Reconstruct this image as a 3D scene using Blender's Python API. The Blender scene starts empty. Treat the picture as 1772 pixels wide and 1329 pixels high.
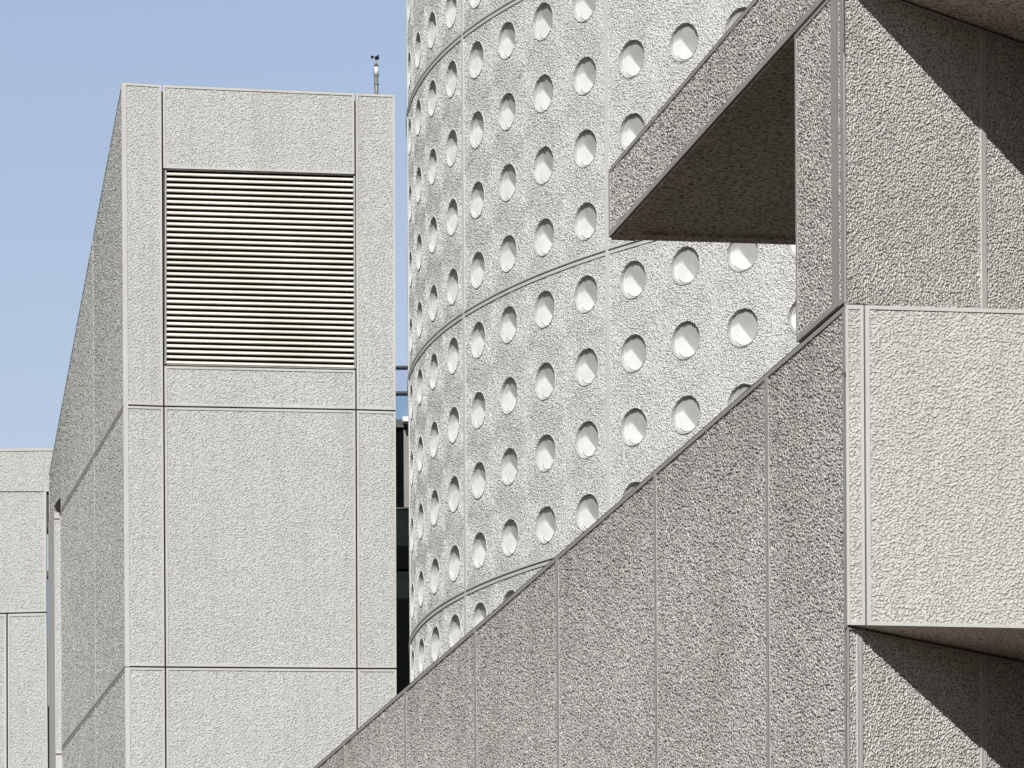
import bpy, math, random
import numpy as np
from mathutils import Vector
random.seed(4); rng = np.random.default_rng(4)
sc = bpy.context.scene
COL = sc.collection
U = 0.009                       # metres per unit of depth
F, YH, ROLL, CAMZ = 8350.0, 2606.0, -0.006, 1.7
CC, SS = math.cos(ROLL), math.sin(ROLL)

# ------------------------------------------------------------------ camera geometry helpers
def ray(px, py):
    dx, dy = px-886, py-664.5
    x = CC*dx + SS*dy + 886; y = -SS*dx + CC*dy + 664.5
    return np.array([(x-886)/F, 1.0, (YH-y)/F])
def at(px, py, depth): return ray(px, py)*depth*U + np.array([0, 0, CAMZ])
def azdir(vx):
    d = np.array([(vx-886)/F, 1.0, 0.0]); return d/np.linalg.norm(d)
class Plane:                    # vertical wall plane: a point and a level direction
    def __init__(s, p, d, flip=1):
        s.p = np.array(p); s.d = np.array(d)/np.linalg.norm(d)
        n = np.array([s.d[1], -s.d[0], 0.0])
        if n[1] > 0: n = -n
        s.n = n*flip
    def hit(s, px, py):
        r = ray(px, py); o = np.array([0, 0, CAMZ])
        return o + r*(((s.p-o)@s.n)/(r@s.n))
    def off(s, k): return Plane(s.p + s.n*k, s.d)

# ------------------------------------------------------------------ scene tree helpers
def tag(o, label=None, cat=None, group=None, kind=None):
    if label: o['label'] = label
    if cat: o['category'] = cat
    if group: o['group'] = group
    if kind: o['kind'] = kind
    return o
def empty(name, loc, label, cat, group=None):
    o = bpy.data.objects.new(name, None); COL.objects.link(o); o.location = Vector([float(a) for a in loc])
    o.empty_display_size = 0.5
    return tag(o, label, cat, group)
def wpos(o):
    v = Vector((0, 0, 0))
    while o is not None: v += o.location; o = o.parent
    return v

class MB:
    """collects vertices and quads (numpy blocks) in world space, builds one mesh object"""
    def __init__(s): s.V = []; s.Q = []; s.T = []; s.mq = []; s.mt = []; s.n = 0; s.ng = []
    def verts(s, a):
        a = np.asarray(a, float).reshape(-1, 3); k = s.n; s.V.append(a); s.n += len(a); return k
    def quads(s, q, m=0):
        q = np.asarray(q, np.int64).reshape(-1, 4); s.Q.append(q); s.mq.append(np.full(len(q), m, np.int32))
    def grid(s, P, m=0, flip=False):        # P: (a,b,3)
        a, b = P.shape[:2]; k = s.verts(P)
        i = np.arange(a-1)[:, None]*b + np.arange(b-1)[None, :] + k
        q = np.stack([i, i+1, i+b+1, i+b], -1).reshape(-1, 4)
        if flip: q = q[:, ::-1]
        s.quads(q, m)
    def ngon(s, pts, m=0):
        k = s.verts(pts); s.ng.append((list(range(k, k+len(pts))), m))
    def box(s, o, ax, ay, az, m=0):          # corner + three edge vectors
        o, ax, ay, az = [np.array(t, float) for t in (o, ax, ay, az)]
        c = [o, o+ax, o+ax+ay, o+ay, o+az, o+ax+az, o+ax+ay+az, o+ay+az]
        k = s.verts(c)
        q = np.array([[0,3,2,1],[4,5,6,7],[0,1,5,4],[1,2,6,5],[2,3,7,6],[3,0,4,7]])+k
        if np.dot(np.cross(ax, ay), az) < 0: q = q[:, ::-1]
        s.quads(q, m)
    def prism(s, foot, z0, z1, m=0):         # vertical prism, foot is ccw or cw list of xy
        foot = [np.array([p[0], p[1]]) for p in foot]; n = len(foot)
        ar = sum(foot[i][0]*foot[(i+1)%n][1]-foot[(i+1)%n][0]*foot[i][1] for i in range(n))
        if ar < 0: foot = foot[::-1]
        z0 = z0 if hasattr(z0, '__len__') else [z0]*n; z1 = z1 if hasattr(z1, '__len__') else [z1]*n
        s.ngon([[*foot[i], z1[i]] for i in range(n)], m)
        s.ngon([[*foot[i], z0[i]] for i in range(n)][::-1], m)
        for i in range(n):
            j = (i+1) % n
            s.ngon([[*foot[i], z0[i]], [*foot[j], z0[j]], [*foot[j], z1[j]], [*foot[i], z1[i]]], m)
    def lathe(s, base, prof, n=20, m=0, axis=(0, 0, 1)):
        base = np.array(base, float); ax = np.array(axis, float); ax /= np.linalg.norm(ax)
        t = np.array([1.0, 0, 0]) if abs(ax[0]) < .9 else np.array([0, 1.0, 0])
        e1 = np.cross(ax, t); e1 /= np.linalg.norm(e1); e2 = np.cross(ax, e1)
        a = np.linspace(0, 2*math.pi, n+1)
        P = np.array([[base + ax*h + r*(math.cos(t)*e1+math.sin(t)*e2) for t in a] for r, h in prof])
        s.grid(P, m)
    def build(s, name, mats, parent=None, smooth=False, label=None):
        off = np.array(wpos(parent)) if parent is not None else np.zeros(3)
        V = np.concatenate(s.V) - off
        me = bpy.data.meshes.new(name)
        ng_l = [g for g, _ in s.ng]
        Q = np.concatenate(s.Q) if s.Q else np.zeros((0, 4), np.int64)
        loops = np.concatenate([Q.reshape(-1)] + [np.array(g) for g in ng_l]).astype(np.int32)
        tot = np.concatenate([np.full(len(Q), 4), np.array([len(g) for g in ng_l], int)]).astype(np.int32)
        start = np.concatenate([[0], np.cumsum(tot)[:-1]]).astype(np.int32)
        me.vertices.add(len(V)); me.vertices.foreach_set('co', V.astype(np.float32).reshape(-1))
        me.loops.add(len(loops)); me.loops.foreach_set('vertex_index', loops)
        me.polygons.add(len(tot)); me.polygons.foreach_set('loop_start', start); me.polygons.foreach_set('loop_total', tot)
        mi = np.concatenate(s.mq + [np.array([m for _, m in s.ng], np.int32)]) if (s.mq or s.ng) else []
        me.polygons.foreach_set('material_index', mi.astype(np.int32))
        me.polygons.foreach_set('use_smooth', np.full(len(tot), bool(smooth)))
        for m in (mats if isinstance(mats, (list, tuple)) else [mats]): me.materials.append(m)
        me.update(); me.validate()
        o = bpy.data.objects.new(name, me); COL.objects.link(o); o.parent = parent
        if label: o['label'] = label
        return o

# ------------------------------------------------------------------ materials
def newmat(name):
    m = bpy.data.materials.new(name); m.use_nodes = True; nt = m.node_tree; nt.nodes.clear()
    out = nt.nodes.new('ShaderNodeOutputMaterial'); b = nt.nodes.new('ShaderNodeBsdfPrincipled')
    nt.links.new(b.outputs[0], out.inputs[0])
    return m, nt, out, b
def N(nt, t, **kw):
    n = nt.nodes.new(t)
    for k, v in kw.items():
        if k.startswith('i_'):
            key = k[2:].replace('_', ' ')
            n.inputs[int(key) if key.isdigit() else key].default_value = v
        else: setattr(n, k, v)
    return n
def math_n(nt, op, a, b=None, c=None, clamp=False):
    n = nt.nodes.new('ShaderNodeMath'); n.operation = op; n.use_clamp = clamp
    for i, v in enumerate((a, b, c)):
        if v is None: continue
        if isinstance(v, (int, float)): n.inputs[i].default_value = v
        else: nt.links.new(v, n.inputs[i])
    return n.outputs[0]
def mixc(nt, fac, a, b, mode='MIX'):
    n = nt.nodes.new('ShaderNodeMix'); n.data_type = 'RGBA'; n.blend_type = mode
    for i, v in ((0, fac), (6, a), (7, b)):
        if isinstance(v, (int, float)): n.inputs[i].default_value = v
        elif isinstance(v, tuple): n.inputs[i].default_value = (*v, 1) if len(v) == 3 else v
        else: nt.links.new(v, n.inputs[i])
    return n.outputs[2]
def ramp(nt, fac, stops):
    r = nt.nodes.new('ShaderNodeValToRGB'); e = r.color_ramp.elements
    while len(e) < len(stops): e.new(0.5)
    for el, (p, c) in zip(e, stops):
        el.position = p; el.color = (c, c, c, 1) if isinstance(c, (int, float)) else (*c, 1)
    nt.links.new(fac, r.inputs[0]); return r.outputs[0]

def concrete(name, base, pit, amp=0.012, scale=20.0, warm=(0.30, 0.25, 0.21), warm_amt=0.25, rough_field=True,
             pit_lo=0.40, pit_hi=0.56, spots=0.0, bump=1.0, stain=0.25, stretch=(1, 1, 1), stones=0.16, streak=0.10, zone=None):
    m, nt, out, b = newmat(name)
    L = nt.links.new
    geo = N(nt, 'ShaderNodeNewGeometry')
    mp = N(nt, 'ShaderNodeMapping'); mp.inputs['Scale'].default_value = stretch
    L(geo.outputs['Position'], mp.inputs[0]); P = mp.outputs[0]
    if rough_field:
        n1 = N(nt, 'ShaderNodeTexNoise', i_Scale=scale, i_Detail=3.0, i_Roughness=0.6, i_Distortion=0.15); L(P, n1.inputs['Vector'])
        n2 = N(nt, 'ShaderNodeTexNoise', i_Scale=scale*2.3, i_Detail=3.0, i_Roughness=0.65); L(P, n2.inputs['Vector'])
        vo = N(nt, 'ShaderNodeTexVoronoi', i_Scale=scale*1.25); vo.feature = 'SMOOTH_F1'; vo.inputs['Smoothness'].default_value = 0.25
        L(P, vo.inputs['Vector'])
        v = math_n(nt, 'MULTIPLY', vo.outputs['Distance'], -0.80)
        h = math_n(nt, 'ADD', math_n(nt, 'MULTIPLY', n1.outputs[0], 0.65), v)
        h = math_n(nt, 'ADD', h, math_n(nt, 'MULTIPLY', n2.outputs[0], 0.35))     # about 0.2 .. 0.75
        # flat-topped lumps with pits between
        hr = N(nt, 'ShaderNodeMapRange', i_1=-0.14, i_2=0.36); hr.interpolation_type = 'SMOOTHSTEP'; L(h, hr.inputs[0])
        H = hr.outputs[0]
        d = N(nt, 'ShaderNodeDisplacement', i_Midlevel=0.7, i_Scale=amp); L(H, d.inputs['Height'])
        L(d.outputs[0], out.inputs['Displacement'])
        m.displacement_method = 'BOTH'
        pit_shade = ramp(nt, H, [(pit_lo-0.4 if pit_lo > 0.4 else 0.0, 1.0), (pit_hi, 0.0)])
    else:
        n2 = N(nt, 'ShaderNodeTexNoise', i_Scale=35.0, i_Detail=4.0, i_Roughness=0.6); L(P, n2.inputs['Vector'])
        bp = N(nt, 'ShaderNodeBump', i_Strength=0.25*bump, i_Distance=0.01); L(n2.outputs[0], bp.inputs['Height']); L(bp.outputs[0], b.inputs['Normal'])
        pit_shade = ramp(nt, n2.outputs[0], [(0.25, 0.5), (0.45, 0.0)])
    # aggregate tint and stains
    n3 = N(nt, 'ShaderNodeTexNoise', i_Scale=45.0, i_Detail=2.0); L(P, n3.inputs['Vector'])
    n4 = N(nt, 'ShaderNodeTexNoise', i_Scale=0.55, i_Detail=5.0, i_Roughness=0.6); L(P, n4.inputs['Vector'])
    n5 = N(nt, 'ShaderNodeTexNoise', i_Scale=3.0, i_Detail=4.0); L(P, n5.inputs['Vector'])
    w = ramp(nt, n3.outputs[0], [(0.45, 0.0), (0.72, 1.0)])
    tint = tuple(min(1, base[i]*(1.12, 0.98, 0.86)[i]) for i in range(3))
    c = mixc(nt, math_n(nt, 'MULTIPLY', w, warm_amt), base, tint)
    st = ramp(nt, n4.outputs[0], [(0.38, 0.0), (0.70, 1.0)])
    c = mixc(nt, math_n(nt, 'MULTIPLY', st, stain), c, tuple(warm))
    c = mixc(nt, math_n(nt, 'MULTIPLY', ramp(nt, n5.outputs[0], [(0.4, 0.0), (0.75, 1.0)]), 0.10), c, tuple(0.6*x for x in base))
    # rain streaks, panel to panel tone
    ms = N(nt, 'ShaderNodeMapping'); ms.inputs['Scale'].default_value = (3.2, 3.2, 0.22); L(geo.outputs['Position'], ms.inputs[0])
    n6 = N(nt, 'ShaderNodeTexNoise', i_Scale=1.0, i_Detail=5.0, i_Roughness=0.6); L(ms.outputs[0], n6.inputs['Vector'])
    c = mixc(nt, math_n(nt, 'MULTIPLY', ramp(nt, n6.outputs[0], [(0.50, 0.0), (0.78, 1.0)]), streak*2.2), c, tuple(0.55*x for x in warm))
    oi = N(nt, 'ShaderNodeObjectInfo')
    c = mixc(nt, math_n(nt, 'MULTIPLY', oi.outputs['Random'], 0.09), c, tuple(0.6*x for x in base))
    if rough_field:
        cv = N(nt, 'ShaderNodeTexVoronoi', i_Scale=scale*1.25); L(P, cv.inputs['Vector'])
        cr = N(nt, 'ShaderNodeSeparateColor'); L(cv.outputs['Color'], cr.inputs[0])
        c = mixc(nt, math_n(nt, 'MULTIPLY', ramp(nt, cr.outputs[0], [(0.45, 0.0), (1.0, 1.0)]), stones), c, tuple(min(.8, 1.45*x) for x in base))
        c = mixc(nt, math_n(nt, 'MULTIPLY', ramp(nt, cr.outputs[1], [(0.55, 0.0), (1.0, 1.0)]), stones*1.6), c, (0.5*base[0], 0.46*base[1], 0.42*base[2]))
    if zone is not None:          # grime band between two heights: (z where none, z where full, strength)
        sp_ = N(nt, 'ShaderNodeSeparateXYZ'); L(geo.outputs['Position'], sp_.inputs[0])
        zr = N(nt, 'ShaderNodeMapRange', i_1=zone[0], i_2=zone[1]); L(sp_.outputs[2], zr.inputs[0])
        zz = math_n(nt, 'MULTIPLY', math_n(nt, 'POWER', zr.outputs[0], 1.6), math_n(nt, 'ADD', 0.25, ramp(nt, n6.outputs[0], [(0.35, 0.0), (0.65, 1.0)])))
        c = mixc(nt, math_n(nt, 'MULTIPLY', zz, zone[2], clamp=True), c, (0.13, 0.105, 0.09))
    if spots > 0:
        vs = N(nt, 'ShaderNodeTexVoronoi', i_Scale=4.0); L(P, vs.inputs['Vector'])
        sp = ramp(nt, vs.outputs['Distance'], [(0.0, 1.0), (0.09, 0.0)])
        c = mixc(nt, math_n(nt, 'MULTIPLY', sp, spots), c, (0.08, 0.07, 0.06))
    c = mixc(nt, math_n(nt, 'MULTIPLY', pit_shade, 1.0 if rough_field else 0.5), c, tuple(pit))  # hollows coloured darker: dirt, plus painted micro-shadow
    L(c, b.inputs['Base Color']); b.inputs['Roughness'].default_value = 0.92
    b.inputs['Specular IOR Level'].default_value = 0.2
    return m
def plain(name, col, rough=0.6, metal=0.0, noise=0.06, spec=0.4, nscale=6.0):
    m, nt, out, b = newmat(name)
    geo = N(nt, 'ShaderNodeNewGeometry')
    n = N(nt, 'ShaderNodeTexNoise', i_Scale=nscale, i_Detail=4.0); nt.links.new(geo.outputs['Position'], n.inputs['Vector'])
    c = mixc(nt, ramp(nt, n.outputs[0], [(0.35, 0.0), (0.7, 1.0)]), tuple(col), tuple(x*(1-noise*3) for x in col))
    nt.links.new(c, b.inputs['Base Color']); b.inputs['Roughness'].default_value = rough
    b.inputs['Metallic'].default_value = metal; b.inputs['Specular IOR Level'].default_value = spec
    return m

M = {}
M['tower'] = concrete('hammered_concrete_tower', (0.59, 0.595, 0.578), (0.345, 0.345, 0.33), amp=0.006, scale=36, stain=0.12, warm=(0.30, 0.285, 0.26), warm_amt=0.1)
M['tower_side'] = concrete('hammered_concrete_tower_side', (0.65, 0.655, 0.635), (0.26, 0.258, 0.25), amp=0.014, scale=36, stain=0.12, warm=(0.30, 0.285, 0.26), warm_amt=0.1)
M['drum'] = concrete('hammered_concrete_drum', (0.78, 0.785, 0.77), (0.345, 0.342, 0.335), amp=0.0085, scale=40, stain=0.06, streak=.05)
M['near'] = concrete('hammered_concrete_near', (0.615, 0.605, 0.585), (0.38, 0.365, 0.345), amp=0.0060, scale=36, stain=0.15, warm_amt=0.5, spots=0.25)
M['near_side'] = concrete('hammered_concrete_near_side', (0.80, 0.80, 0.775), (0.20, 0.19, 0.178), amp=0.014, scale=38, stain=0.3, warm_amt=0.8, zone=(at(1463, 527, 4900)[2]-1.6, at(1463, 527, 4900)[2]-.02, .28), streak=0.03)  # side bases lifted over the front's same concrete, brightness put into the colour
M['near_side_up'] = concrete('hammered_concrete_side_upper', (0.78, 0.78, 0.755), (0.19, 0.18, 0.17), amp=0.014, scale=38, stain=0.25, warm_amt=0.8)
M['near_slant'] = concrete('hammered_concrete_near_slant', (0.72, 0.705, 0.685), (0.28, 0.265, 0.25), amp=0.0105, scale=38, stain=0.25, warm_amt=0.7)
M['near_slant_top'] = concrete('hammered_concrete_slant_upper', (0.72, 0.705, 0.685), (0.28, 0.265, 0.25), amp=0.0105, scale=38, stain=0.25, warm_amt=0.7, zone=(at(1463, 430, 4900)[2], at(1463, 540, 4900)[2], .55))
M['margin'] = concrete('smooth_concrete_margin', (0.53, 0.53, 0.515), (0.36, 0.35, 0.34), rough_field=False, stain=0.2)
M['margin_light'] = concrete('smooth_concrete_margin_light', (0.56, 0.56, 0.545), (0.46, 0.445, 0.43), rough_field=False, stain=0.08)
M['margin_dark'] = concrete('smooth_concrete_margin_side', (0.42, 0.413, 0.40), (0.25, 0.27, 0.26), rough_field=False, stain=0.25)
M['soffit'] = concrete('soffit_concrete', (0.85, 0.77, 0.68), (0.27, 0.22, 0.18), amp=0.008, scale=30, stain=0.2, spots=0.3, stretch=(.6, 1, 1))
M['underside'] = concrete('underside_concrete', (0.85, 0.76, 0.66), (0.36, 0.29, 0.24), amp=0.008, scale=26, stain=0.25, spots=0.4)  # soffit and underside: warm bounce light put into a lighter base
for k_ in ('soffit', 'underside'): M[k_].displacement_method = 'BUMP'
M['joint'] = plain('joint_shadow', (0.06, 0.052, 0.045), 0.95, noise=0.1, spec=0.1)
M['seal'] = plain('joint_sealant', (0.62, 0.61, 0.59), 0.8, noise=0.06, spec=0.1)
M['core'] = plain('core_concrete', (0.30, 0.29, 0.27), 0.95, noise=0.1, spec=0.1, nscale=1.0)
M['white'] = plain('white_paint', (0.58, 0.58, 0.565), 0.5, noise=0.05, spec=0.3, nscale=5.0)
M['recess'] = plain('recess_concrete', (0.56, 0.555, 0.54), 0.8, noise=0.08, spec=0.2, nscale=12)
M['slat'] = plain('cream_louvre_metal', (0.81, 0.78, 0.70), 0.5, noise=0.09, spec=0.3, nscale=.9)
M['louvre_back'] = plain('louvre_void', (0.07, 0.04, 0.02), 0.9, noise=0.1, spec=0.1)
M['frame'] = plain('louvre_frame_metal', (0.30, 0.30, 0.29), 0.5, metal=0.3, noise=0.05)
M['pole'] = plain('galvanised_pole', (0.24, 0.26, 0.25), 0.5, metal=0.3, noise=0.08, nscale=20)
M['sleeve'] = plain('white_plastic', (0.78, 0.76, 0.77), 0.4, noise=0.03)
M['black'] = plain('black_plastic', (0.012, 0.012, 0.02), 0.4, noise=0.1)
M['blue_glass'] = plain('blue_glass_panel', (0.15, 0.26, 0.40), 0.25, noise=0.04, spec=0.6, nscale=1.0)
M['pale_glass'] = plain('pale_blue_glass_panel', (0.27, 0.34, 0.50), 0.25, noise=0.03, spec=0.6, nscale=1.0)
M['dark_glass'] = plain('dark_glass', (0.004, 0.005, 0.005), 0.9, noise=0.1, spec=0.02)
M['green_glass'] = plain('dark_green_glass', (0.012, 0.018, 0.016), 0.8, noise=0.1, spec=0.05)
M['mullion'] = plain('dark_mullion', (0.05, 0.055, 0.07), 0.5, noise=0.1)
M['brown'] = plain('brown_metal', (0.05, 0.035, 0.025), 0.6, noise=0.1)
M['ground'] = plain('dark_paving', (0.07, 0.056, 0.042), 0.9, noise=0.12, spec=0.2, nscale=0.7)  # unseen ground, colour kept dark to cut bounce onto shaded walls

# ------------------------------------------------------------------ panels
def rect_panel(name, parent, S, u0, u1, v0, v1, mats, margins=(.06, .06, .06, .06), gap=(.012, .012, .012, .012),
               step=(.02, .02), recess=.012, depth=.08, holes=None, nseg=1, label=None, curved=False, vfun=None, noleft=False):
    """S(u,v,off)->xyz arrays; mats = [field, margin]; margins/gap = left, top, right, bottom (v up).
       vfun(u)->v1 override for a sloping top."""
    a0, a1, b0, b1 = u0+gap[0], u1-gap[2], v0+gap[3], v1-gap[1]
    i0, i1, j0, j1 = a0+margins[0], a1-margins[2], b0+margins[3], b1-margins[1]
    mb = MB()
    top = (lambda u, t: t) if vfun is None else (lambda u, t: vfun(u) - (v1-t))
    n = max(1, nseg)
    def strip(ua, ub, va, vb, na, m, oa=0.0, ob=0.0):      # flat rectangle at offset 0
        uu = np.linspace(ua, ub, na+1)
        A = np.stack([S(uu, va if not callable(va) else va(uu), oa), S(uu, vb if not callable(vb) else vb(uu), ob)])
        mb.grid(A, m)
    T = lambda t: (lambda u: top(u, t)) if vfun is not None else t
    # margin faces
    strip(a0, a1, b0, j0, n, 1)
    strip(a0, a1, T(j1), T(b1), n, 1)
    strip(a0, i0, j0, T(j1), 1 if not curved else 1, 1)
    strip(i1, a1, j0, T(j1), 1, 1)
    # outer return walls
    def wall(p, q, k, inward):
        uu = np.linspace(p[0], q[0], k+1)
        f = lambda w: (lambda u: top(u, w)) if (vfun is not None and w > (v0+v1)/2) else (lambda u: np.full_like(u, w))
        if p[0] == q[0]:
            va, vb = f(p[1])(np.array([p[0]]))[0], f(q[1])(np.array([p[0]]))[0]
            A = np.stack([S(np.array([p[0], p[0]]), np.array([va, vb]), 0.0), S(np.array([p[0], p[0]]), np.array([va, vb]), -inward)])
        else:
            vv = f(p[1])(uu)
            A = np.stack([S(uu, vv, 0.0), S(uu, vv, -inward)])
        mb.grid(A, 1)
    wall((a0, b0), (a1, b0), n, depth); wall((a1, b1), (a0, b1), n, depth)
    if not noleft: wall((a0, b1), (a0, b0), 1, depth)
    wall((a1, b0), (a1, b1), 1, depth)
    d2 = recess+0.012
    wall((i0, j0), (i1, j0), n, d2); wall((i1, j1), (i0, j1), n, d2)
    wall((i0, j1), (i0, j0), 1, d2); wall((i1, j0), (i1, j1), 1, d2)
    # hammered field
    if not holes:
        nu = max(1, int(round((i1-i0)/step[0]))); nv = max(1, int(round((j1-j0)/step[1])))
        u = np.linspace(i0, i1, nu+1); t = np.linspace(0, 1, nv+1)
        tp = top(u, j1) if vfun is not None else np.full_like(u, j1)
        Vv = j0 + t[:, None]*(tp[None, :]-j0)
        Uu = np.broadcast_to(u[None, :], Vv.shape)
        mb.grid(S(Uu, Vv, -recess), 0)
    else:
        us, vs, rad, which = holes      # cell centres, radius
        ub = [i0]+[(us[k]+us[k+1])/2 for k in range(len(us)-1)]+[i1]
        vb = [j0]+[(vs[k]+vs[k+1])/2 for k in range(len(vs)-1)]+[j1]
        for a in range(len(us)):
            for c in range(len(vs)):
                ua, ub_, va, vb_ = ub[a], ub[a+1], vb[c], vb[c+1]
                if not which[a][c]:
                    nu = max(1, int((ub_-ua)/step[0])); nv = max(1, int((vb_-va)/step[1]))
                    Uu, Vv = np.meshgrid(np.linspace(ua, ub_, nu+1), np.linspace(va, vb_, nv+1))
                    mb.grid(S(Uu, Vv, -recess), 0); continue
                ns, nr = 38, 20
                k = np.arange(ns)/ns
                sq = np.concatenate([np.stack([ua+(ub_-ua)*k, np.full(ns, va)], 1), np.stack([np.full(ns, ub_), va+(vb_-va)*k], 1),
                                     np.stack([ub_-(ub_-ua)*k, np.full(ns, vb_)], 1), np.stack([np.full(ns, ua), vb_-(vb_-va)*k], 1)])
                sq = np.concatenate([sq, sq[:1]])
                ang = np.arctan2(sq[:, 1]-vs[c], sq[:, 0]-us[a])
                jit = 1+0.014*rng.standard_normal(len(ang)); jit[-1] = jit[0]
                ci = np.stack([us[a]+rad*jit*np.cos(ang), vs[c]+rad*jit*np.sin(ang)], 1)
                tt = (np.arange(nr+1)/nr)[:, None, None]**1.0
                G = ci[None]*(1-tt)+sq[None]*tt
                mb.grid(S(G[..., 0], G[..., 1], -recess), 0, flip=True)
                mb.grid(np.stack([S(ci[:, 0], ci[:, 1], -recess+.01), S(ci[:, 0], ci[:, 1], -recess-.05)]), 1)
    return mb.build(name, mats, parent, label=label)

def quad_surface(pl, TL, TR, BR, BL):
    """bilinear surface from four picture corners on a wall plane; u,v in metres"""
    c = [pl.hit(*p) for p in (TL, TR, BR, BL)]
    W = (np.linalg.norm(c[1]-c[0])+np.linalg.norm(c[2]-c[3]))/2; H = (np.linalg.norm(c[0]-c[3])+np.linalg.norm(c[1]-c[2]))/2
    def S(u, v, off):
        s = (np.asarray(u, float)/W)[..., None]; t = (np.asarray(v, float)/H)[..., None]
        s, t = np.broadcast_arrays(s, t)
        return (c[3]*(1-s)+c[2]*s)*(1-t)+(c[0]*(1-s)+c[1]*s)*t + pl.n*off
    return S, W, H
def wall_panel(name, parent, pl, TL, TR, BR, BL, mats, mpx, gap=.012, step=(.02, .02), **kw):
    S, W, H = quad_surface(pl, TL, TR, BR, BL)
    if not hasattr(mpx, '__len__'): mpx = (mpx,)*4
    if not hasattr(gap, '__len__'): gap = (gap,)*4
    return rect_panel(name, parent, S, 0, W, 0, H, mats, mpx, gap, step, **kw)
def slab_behind(mb, pl, TL, TR, BR, BL, off, thick, m=0):
    c = [pl.hit(*p)+pl.n*off for p in (TL, TR, BR, BL)]; d = -pl.n*thick
    e = [x+d for x in c]
    k = mb.verts(c+e)
    mb.quads(np.array([[0,3,2,1],[4,5,6,7],[0,1,5,4],[1,2,6,5],[2,3,7,6],[3,0,4,7]])+k, m)

FRONT = azdir(62000.0); SIDE = -azdir(-947.0); SLANT = azdir(8800.0)
SIDEB = azdir(-947.0)
def zpx(px, py, depth): return at(px, py, depth)[2]

# =================================================================== GROUND
mb = MB(); mb.grid(np.array([[[-3000, -3000, 0], [3000, -3000, 0]], [[-3000, 6000, 0], [3000, 6000, 0]]], float))
g = mb.build('ground', M['ground']); tag(g, kind='structure')

# =================================================================== TOWER
DT = 8700
tp0 = at(213, 143, DT)
tower = empty('ventilation_tower', (tp0[0]+2, tp0[1]+2, 0), 'tall pale concrete tower with a cream louvre and an anemometer on its roof', 'building')
PF = Plane(tp0, FRONT)
PS = Plane(at(216, 1155, DT), SIDEB)
def L(x0, y0, x1, y1): return lambda y: x0+(x1-x0)*(y-y0)/(y1-y0)
xe0 = L(210.5, 143, 217.5, 1329); xe1 = L(280.5, 146, 287.2, 1329); xe2 = L(614.3, 162, 618.5, 1329); xe3 = L(683, 164, 686.6, 1329)
def hl(pts):          # joint through (x,y) points
    xs, ys = zip(*pts); return lambda x: float(np.interp(x, xs, ys))
hT = hl([(210, 143), (281, 147.3), (614, 161.6), (683, 164.2)])
hA = hl([(285, 290.5), (614, 301.0)]); hB = hl([(285, 631), (616, 638.5)])
h1 = hl([(215, 700.5), (286, 703), (616, 708.8), (685, 710.8)])
h2 = hl([(216.7, 1153.4), (286, 1154.2), (618, 1156.7), (686, 1156.9)])
h3 = hl([(217, 1610), (286, 1610), (618, 1609), (686, 1608)])
h4 = hl([(217, 2060), (686, 2050)])
cols = [xe0, xe1, xe2, xe3]
def cross(hx, xf):
    y = hx(xf(600))
    for _ in range(4): y = hx(xf(y))
    return (xf(y), y)
TM = [M['tower'], M['margin']]
def tpanel(ca, cb, ha, hb, step=.018, gap=(.012,)*4, name='wall_panel', mg=.036):
    return wall_panel(name, tower, PF, cross(ha, cols[ca]), cross(ha, cols[cb]), cross(hb, cols[cb]), cross(hb, cols[ca]), TM, mg, gap, (step, step))
J = .014
tpanel(0, 1, hT, h1, gap=(0, 0, J, J)); tpanel(2, 3, hT, h1, gap=(J, 0, 0, J))
tpanel(1, 2, hT, hA, gap=(J, 0, J, 0)); tpanel(1, 2, hB, h1, gap=(J, .022, J, J))
for a, b in ((0, 1), (1, 2), (2, 3)):
    gl = 0 if a == 0 else J; gr = 0 if b == 3 else J
    tpanel(a, b, h1, h2, gap=(gl, J, gr, J))
    S_, W_, H_ = None, None, None
    # the row cut by the bottom of the picture, and one plain row under it
    tpanel(a, b, h2, h3, gap=(gl, J, gr, J), step=.022)
    tpanel(a, b, h3, h4, gap=(gl, J, gr, J), step=.2)
# side face: u runs from the front corner backwards, sloping roof edge
Sx = [(213.4, None), (161.5, None), (85.3, None)]
pc = PS.hit(213.4, 700)
def side_u(px, py): q = PS.hit(px, py); return (q-pc)@SIDEB, q[2]
def Sside(u, v, off):
    u, v = np.broadcast_arrays(np.asarray(u, float), np.asarray(v, float))
    P = np.zeros(u.shape+(3,)); P[..., 0] = pc[0]+SIDEB[0]*u; P[..., 1] = pc[1]+SIDEB[1]*u; P[..., 2] = v
    return P + PS.n*off
uT0, zT0 = side_u(210.5, 143); uT1, zT1 = side_u(85.6, 814.5)
uM = side_u(161.5, 700)[0]; uE = side_u(85.0, 950)[0]
slope_z = lambda u: zT0 + (np.asarray(u)-uT0)*(zT1-zT0)/(uT1-uT0)
z1 = side_u(215, 701)[1]; z2 = side_u(216.7, 1154)[1]; z0b = 0.0
TS = [M['tower_side'], M['margin']]
u0s = 0.0
st = (.03, .018)
rect_panel('side_panel', tower, Sside, u0s, uM, z1, 60, TS, (.05, .03, .04, .05), (0, 0, .004, .012), st, vfun=lambda u: slope_z(u), label=None) if False else None
def side_panel(ua, ub, za, zb, gap, step=st, vf=None):
    v1 = zb
    return rect_panel('side_panel', tower, Sside, ua, ub, za, v1, TS, (.05, .03, .04, .05), gap, step, vfun=vf)
side_panel(u0s, uM, z1, float(slope_z((u0s+uM)/2)), (0, 0, .003, J), vf=lambda u: slope_z(u))
side_panel(uM, uE, z1, float(slope_z((uM+uE)/2)), (.003, 0, 0, J), vf=lambda u: slope_z(u)) if slope_z(uE) > z1+.5 else None
side_panel(u0s, uM, z2, z1, (0, J, .003, J))
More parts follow.
